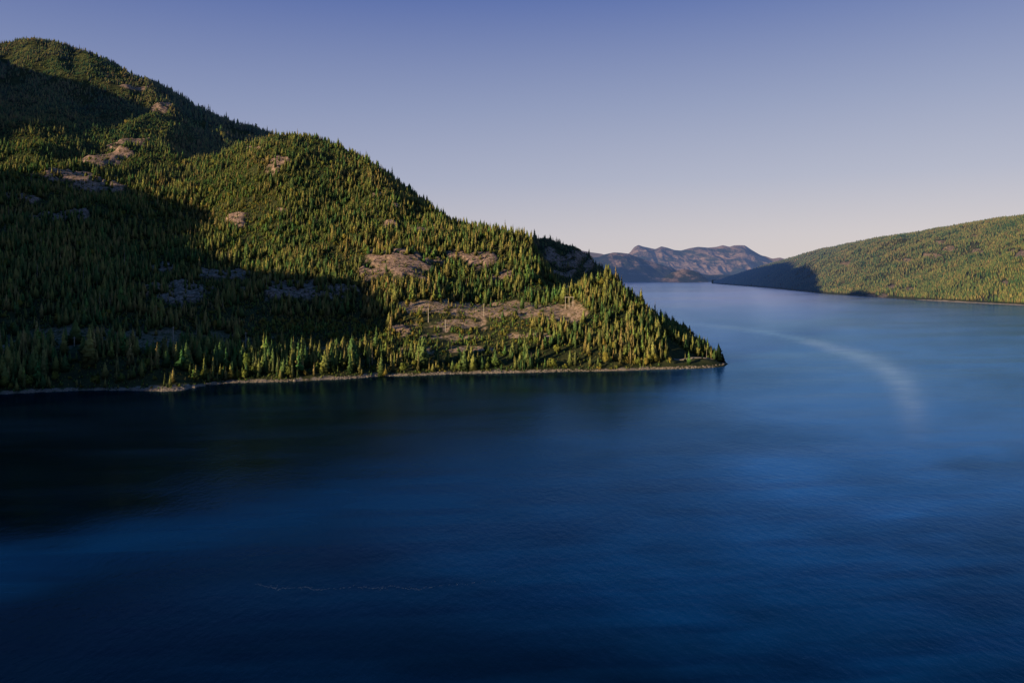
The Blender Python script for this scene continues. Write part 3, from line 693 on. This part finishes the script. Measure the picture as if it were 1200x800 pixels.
def forest(name, label, x, y, z, h, w, r, kd):
    me = bpy.data.meshes.new(name); me.vertices.add(len(x))
    me.vertices.foreach_set('co', np.stack([x, y, z], -1).astype(np.float32).ravel())
    sc = np.stack([h * w, h * w, h], -1).astype(np.float32)
    at = me.attributes.new('size', 'FLOAT_VECTOR', 'POINT'); at.data.foreach_set('vector', sc.ravel())
    ro = np.zeros((len(x), 3), np.float32); ro[:, 2] = r
    at = me.attributes.new('turn', 'FLOAT_VECTOR', 'POINT'); at.data.foreach_set('vector', ro.ravel())
    at = me.attributes.new('sort', 'INT', 'POINT'); at.data.foreach_set('value', kd.astype(np.int32))
    ob = link(name, me)
    ng = bpy.data.node_groups.new(name + '_scatter', 'GeometryNodeTree')
    ng.interface.new_socket('Geometry', in_out='INPUT', socket_type='NodeSocketGeometry'); ng.interface.new_socket('Geometry', in_out='OUTPUT', socket_type='NodeSocketGeometry')
    gi = ng.nodes.new('NodeGroupInput'); go = ng.nodes.new('NodeGroupOutput'); jn = ng.nodes.new('GeometryNodeJoinGeometry')
    def named(nm, dt):
        q = ng.nodes.new('GeometryNodeInputNamedAttribute'); q.data_type = dt; q.inputs['Name'].default_value = nm; return q.outputs[0]
    sz, tn, so_ = named('size', 'FLOAT_VECTOR'), named('turn', 'FLOAT_VECTOR'), named('sort', 'INT')
    for k in sorted(set(kd.tolist())):
        oi = ng.nodes.new('GeometryNodeObjectInfo'); oi.inputs['Object'].default_value = SRC[k]; oi.inputs['As Instance'].default_value = True
        cp = ng.nodes.new('FunctionNodeCompare'); cp.data_type = 'INT'; cp.operation = 'EQUAL'
        ng.links.new(so_, cp.inputs[2]); cp.inputs[3].default_value = k
        ip = ng.nodes.new('GeometryNodeInstanceOnPoints')
        ng.links.new(gi.outputs[0], ip.inputs['Points']); ng.links.new(cp.outputs[0], ip.inputs['Selection']); ng.links.new(oi.outputs['Geometry'], ip.inputs['Instance'])
        ng.links.new(tn, ip.inputs['Rotation']); ng.links.new(sz, ip.inputs['Scale']); ng.links.new(ip.outputs[0], jn.inputs[0])
    ng.links.new(jn.outputs[0], go.inputs[0])
    md = ob.modifiers.new('scatter', 'NODES'); md.node_group = ng
    tag(ob, label, 'forest', kind='stuff')
    return ob
forest('forest', 'dense conifer forest covering the big hillside and headland', tx[mask], ty[mask], tz[mask] - 0.2, hgt_[mask], wid[mask], rot[mask], kind[mask])

# --- scatter on the far right hill
nR = 130000
ti = rng.uniform(0.005, 1.08, nR); pi_ = rng.uniform(0, 1, nR) ** 0.8
rpx = 836 + pi_ * 420
ri = ti * 0
fr = np.interp(ti, tt, np.arange(len(tt))); fc = np.interp(rpx, rp, np.arange(len(rp)))
r0 = np.floor(fr).astype(int).clip(0, len(tt) - 2); c0 = np.floor(fc).astype(int).clip(0, len(rp) - 2); a = fr - r0; b_ = fc - c0
bil = lambda A: (A[r0, c0] * (1 - b_) + A[r0, c0 + 1] * b_) * (1 - a) + (A[r0 + 1, c0] * (1 - b_) + A[r0 + 1, c0 + 1] * b_) * a
fx, fy, fz, fr_ = bil(XR), bil(YR), bil(ZR), bil(RR)
cl = fbm(fx / 120, fy / 120, 3, 17)
kp = (rng.uniform(0, 1, nR) < (0.75 + 0.9 * cl) * (1 - fr_)) & (fz > 6)
fx, fy, fz = fx[kp], fy[kp], fz[kp]
nn = len(fx)
fh = rng.normal(16, 4.5, nn).clip(7, 28) * np.where(fy > 6500, 1.15, 1.0)
forest('far_forest', 'distant conifer wood covering the hill across the lake', fx, fy, fz - 0.3, fh, rng.uniform(1.0, 1.7, nn), rng.uniform(0, 6.28, nn), rng.choice([0, 1, 2, 3, 4], nn))
print('trees on the far hill', nn)

# ------------------------------------------------------------------ power poles
m, nt = mat_new('weathered_pole_wood'); finish(nt, ramp(nt, noise(nt, geo_pos(nt), 0.8, 3), [(0.3, (0.42, 0.38, 0.34)), (0.7, (0.66, 0.61, 0.56))]), 0.7); M_pole = m
m, nt = mat_new('insulator_glass'); finish(nt, (0.12, 0.13, 0.14), 0.3, spec=0.5); M_ins = m
def box(V, Fc, x0, x1, y0, y1, z0, z1):
    i = len(V); V.extend([(x0,y0,z0),(x1,y0,z0),(x1,y1,z0),(x0,y1,z0),(x0,y0,z1),(x1,y0,z1),(x1,y1,z1),(x0,y1,z1)])
    Fc.extend([(i,i+3,i+2,i+1),(i+4,i+5,i+6,i+7),(i,i+1,i+5,i+4),(i+1,i+2,i+6,i+5),(i+2,i+3,i+7,i+6),(i+3,i,i+4,i+7)])
def power_pole(px, d, h, sort, label):
    x = (px - CX) / F * d; z = float(zat(np.array([x]), np.array([d]))[0][0])
    r = bpy.data.objects.new('power_pole', None); col.objects.link(r); r.location = (x, d, z); r.rotation_euler = (0, 0, 0.12)
    tag(r, label, 'power pole', 'power poles along the clearing')
    offs = (-5.6, 0, 5.8) if sort == 'trio' else (0,)
    for k, ox in enumerate(offs):
        V, Fc = [], []; tube(V, Fc, [(ox, 0, -1.5), (ox, 0, h * .5), (ox, 0, h)], [0.42, 0.37, 0.30], 10); link('pole', mesh_np('pole', V, Fc, True), M_pole, r)
    V, Fc = [], []
    w = 6.9 if sort == 'trio' else 1.5; q = 0.35 if sort == 'trio' else 0.12
    zc = h - (0.6 if sort == 'trio' else 1.6)
    box(V, Fc, -w, w, 0.45, 0.80, zc - q, zc + q); box(V, Fc, -w, w, -0.80, -0.45, zc - q, zc + q)
    link('crossarm', mesh_np('crossarm', V, Fc), M_pole, r)
    for ox in ((-6.5, -2.9, 2.9) if sort == 'trio' else (-1.3, 1.3)):
        V, Fc = [], []
        tube(V, Fc, [(ox, 0, zc - 0.35 - k * 0.2) for k in range(9)], [0.05 if k % 2 else 0.16 for k in range(9)], 8)
        link('insulator', mesh_np('insulator', V, Fc), M_ins, r)
PL = ['three-legged power pole with a wide crossarm on the grassy knoll', 'pale power pole at the left end of the bare rocky slope', 'pale power pole lowest on the bare rocky slope, second from its left end',
      'pale power pole in front of the forest edge at the top of the rocky slope', 'dim power pole farthest left in the shaded clearing', 'faint power pole below the shaded rock dome', 'grey power pole at the right end of the shaded clearing']
for (px, py, d, h, s), lab in zip(POLES, PL): power_pole(px, d, h, s, lab)

# ------------------------------------------------------------------ dead standing trees on the skylines
SN = [(203,2600),(207,2610),(212,2600),(258,2640),(268,2640),(283,2650),(291,2660),(478,1770)]

# ------------------------------------------------------------------ road on the headland
def strip(name, rows, width, mat, lift=0.35):
    V = []
    for px, d in rows:
        x = (px - CX) / F * d; z = float(zat(np.array([x]), np.array([d]))[0][0]); z2 = float(zat(np.array([x]), np.array([d + width]))[0][0])
        zz = max(z, z2) + lift
        V += [(x, d - 1.5, zz - 2.2), (x, d, zz), (x, d + width, zz + 0.1)]
    nc = len(rows); Fc = []
    for i in range(nc - 1):
        for k in range(2): a = i * 3 + k; Fc.append((a, a + 3, a + 4, a + 1))
    return link(name, mesh_np(name, V, Fc), mat)
m, nt = mat_new('gravel_road'); finish(nt, ramp(nt, noise(nt, geo_pos(nt), 0.3, 4), [(0.3, (0.28, 0.23, 0.19)), (0.7, (0.5, 0.43, 0.36))]), 0.95); M_road = m
tag(strip('road', [(p_, 974 + (p_ - 790) * 0.28) for p_ in np.linspace(790, 840, 26)], 7, M_road, 0.6), kind='structure')
tag(strip('road', [(p_, 928 + (p_ - 300) * 0.12 + 4 * math.sin(p_ / 17)) for p_ in np.linspace(300, 500, 80)], 5, M_road, 0.2), kind='structure')

# ------------------------------------------------------------------ shore boulders and driftwood
def boulder(seed):
    r = random.Random(seed); V = []; Fc = []; nu, nv = 9, 6
    o = [(r.uniform(-1, 1), r.uniform(-1, 1), r.uniform(-1, 1)) for _ in range(6)]
    for j in range(nv + 1):
        for i in range(nu):
            a = 6.2832 * i / nu; b = math.pi * j / nv
            p_ = [math.cos(a) * math.sin(b), math.sin(a) * math.sin(b), math.cos(b)]
            s = 1 + 0.22 * sum(math.sin(3 * (p_[0] * q[0] + p_[1] * q[1] + p_[2] * q[2]) + q[0] * 9) for q in o) / 3
            V.append((p_[0] * s * 1.3, p_[1] * s, p_[2] * s * 0.7))
    for j in range(nv):
        for i in range(nu): Fc.append((j * nu + i, (j + 1) * nu + i, (j + 1) * nu + (i + 1) % nu, j * nu + (i + 1) % nu))
    return mesh_np('boulder', V, Fc)
m, nt = mat_new('shore_rock'); finish(nt, ramp(nt, noise(nt, geo_pos(nt), 0.9, 4), [(0.3, (0.18, 0.15, 0.13)), (0.7, (0.5, 0.43, 0.38))]), 0.9); M_shore = m
B = [(228,454.5,2.2,'pale boulder at the right end of the gravel spit'),(307,447.2,1.3,'small boulder on the dark shore below the round tree'),(345,446.8,1.4,'low boulder at the water edge left of the tan conifer'),
     (466,439.8,1.6,'boulder on the beach right of the tallest mid-shore conifer'),(520,438.6,1.5,'boulder on the lit beach below the scrubby clearing'),(779,432,2.0,'reddish boulder at the right end of the lit beach')]
for px, py, s, lab in B:
    d = 103500 / (py - HZ) + 2; x = (px - CX) / F * d
    b_ = link('boulder', boulder(int(px)), M_shore); b_.location = (x, d, 0.5 + s * 0.2); b_.scale = (s, s, s); b_.rotation_euler = (0, 0, px)
    tag(b_, lab, 'boulder', 'boulders on the shore')

SRC[9] = b_
ns = 60000; sp_ = rng.uniform(-20, 850, ns); si = rng.uniform(-2, 16, ns)
sd_ = H * F / (np.interp(sp_, [a for a, b in SH], [b for a, b in SH]) - HZ) + si
sx_ = (sp_ - CX) / F * sd_; sz = zat(sx_, sd_)[0]
kp = (sz > 0.0) & (sz < 2.2) & (rng.uniform(0, 1, ns) < 0.25 * np.clip(fbm(sp_ / 14, sp_ / 50, 3, 4) + 0.5, 0.1, 1))
sx_, sd_, sz = sx_[kp], sd_[kp], sz[kp]; ns = len(sx_); print('shore stones', ns)
forest('shore_stones', 'grey and tan stones strewn along the waterline', sx_, sd_, sz, rng.uniform(0.2, 0.9, ns) ** 1.5, rng.uniform(0.9, 1.8, ns), rng.uniform(0, 6.28, ns), np.full(ns, 9))
# ------------------------------------------------------------------ foam line drifting on the near water
r = random.Random(5); V, Fc = [], []
fl = [(300,684),(312,686.5),(326,690),(345,688),(356,687),(372,691),(384,689.5),(400,689),(414,686.5),(430,688),(444,689.5),(460,686),(474,689),(492,690),(510,686),(540,684),(575,681),(610,681)]
fd = [(0.9),(1),(.9),(.3),(1),(1),(.6),(.5),(.5),(.7),(.8),(.5),(.8),(.8),(.4),(.25),(.15),(.05)]
xs = np.arange(300, 610, 0.8)
for q in xs:
    yy = np.interp(q, [a for a, b in fl], [b for a, b in fl]) + 0.5 * math.sin(q * 0.45) + r.uniform(-.25, .25)
    dn_ = np.interp(q, [a for a, b in fl], fd)
    if r.random() > dn_ * 0.95: continue
    yy += r.gauss(0, 0.35) if r.random() < 0.8 else r.gauss(0, 1.8)
    d = 103500 / (yy - HZ); x = (q - CX) / F * d; s = r.uniform(0.06, 0.26); l = r.uniform(0.1, 0.24)
    i = len(V)
    for a, b in ((-l, -s), (l * .3, -s * 1.3), (l, 0.1 * s), (l * .2, s), (-l * .8, s * .7)): V.append((x + a, d + b, 0.02))
    i = len(V) - 5
    Fc.append((i, i + 1, i + 2, i + 3)); Fc.append((i, i + 3, i + 4, i + 4))
Fc = [f for f in Fc if f[2] != f[3]]
m, nt = mat_new('foam'); finish(nt, (0.20, 0.30, 0.44), 0.8); M_foam = m
tag(link('foam_line', mesh_np('foam_line', V, Fc), M_foam), 'thin broken line of pale foam drifting across the dark near water', 'foam', kind='stuff')

# ------------------------------------------------------------------ sky, sun, camera
w = bpy.data.worlds.new('World'); scene.world = w; w.use_nodes = True
nt = w.node_tree; nt.nodes.clear()
sky = N(nt, 'ShaderNodeTexSky', sky_type='NISHITA', sun_disc=False)
sky.sun_elevation = EL; sky.sun_rotation = AZ + math.pi; sky.air_density = 1.3; sky.dust_density = 1.5; sky.ozone_density = 2.0
tc = N(nt, 'ShaderNodeTexCoord'); sx = N(nt, 'ShaderNodeSeparateXYZ'); L(nt, tc.outputs['Generated'], sx.inputs[0])
grade = ramp(nt, sx.outputs[2], [(0.0, (0.60, 0.54, 0.52)), (0.05, (0.53, 0.50, 0.53)), (0.12, (0.38, 0.40, 0.51)), (0.21, (0.26, 0.30, 0.455)), (0.34, (0.100, 0.15, 0.365)), (0.43, (0.03, 0.09, 0.26)), (0.55, (0.009, 0.055, 0.16)), (1, (0.006, 0.06, 0.14))])
side = ramp(nt, math_(nt, 'MULTIPLY_ADD', sx.outputs[0], 0.5, 0.5), [(0.2, (0.80, 0.84, 0.92)), (0.75, (1.06, 1.05, 1.02))])
grade = mixc(nt, 1.0, grade, side, 'MULTIPLY')
back = ramp(nt, math_(nt, 'MULTIPLY_ADD', sx.outputs[1], 0.5, 0.5), [(0.25, (0.26, 0.36, 0.50)), (0.62, (1, 1, 1))])
grade = mixc(nt, 1.0, grade, back, 'MULTIPLY')
skc = mixc(nt, 1.0, sky.outputs[0], (0.10, 0.10, 0.10), 'MULTIPLY')
mixed = mixc(nt, 0.94, skc, grade)
bg = N(nt, 'ShaderNodeBackground'); L(nt, mixed, bg.inputs[0]); bg.inputs[1].default_value = 1.18
o = N(nt, 'ShaderNodeOutputWorld'); L(nt, bg.outputs[0], o.inputs[0])

sl = bpy.data.lights.new('sun', 'SUN'); sl.energy = 5.0; sl.angle = math.radians(0.5); sl.color = (1.0, 0.75, 0.43)
so_ = bpy.data.objects.new('sun', sl); col.objects.link(so_)
from mathutils import Vector
so_.rotation_euler = Vector((SA * math.cos(EL), CA * math.cos(EL), -math.sin(EL))).to_track_quat('-Z', 'Y').to_euler()
so_.location = (-500, -500, 800)

cam = bpy.data.cameras.new('camera'); co = bpy.data.objects.new('camera', cam); col.objects.link(co)
cam.sensor_width = 36; cam.lens = F / 1200 * 36; cam.shift_y = -(400 - HZ) / 1200
cam.clip_start = 1; cam.clip_end = 80000
co.location = (0, 0, H); co.rotation_euler = (math.radians(90), 0, 0)
scene.camera = co
scene.view_settings.view_transform = 'Standard'; scene.view_settings.look = 'None'; scene.view_settings.exposure = 0; scene.view_settings.gamma = 1
scene.cycles.max_bounces = 5; scene.cycles.diffuse_bounces = 2; scene.cycles.glossy_bounces = 3; scene.cycles.transparent_max_bounces = 4
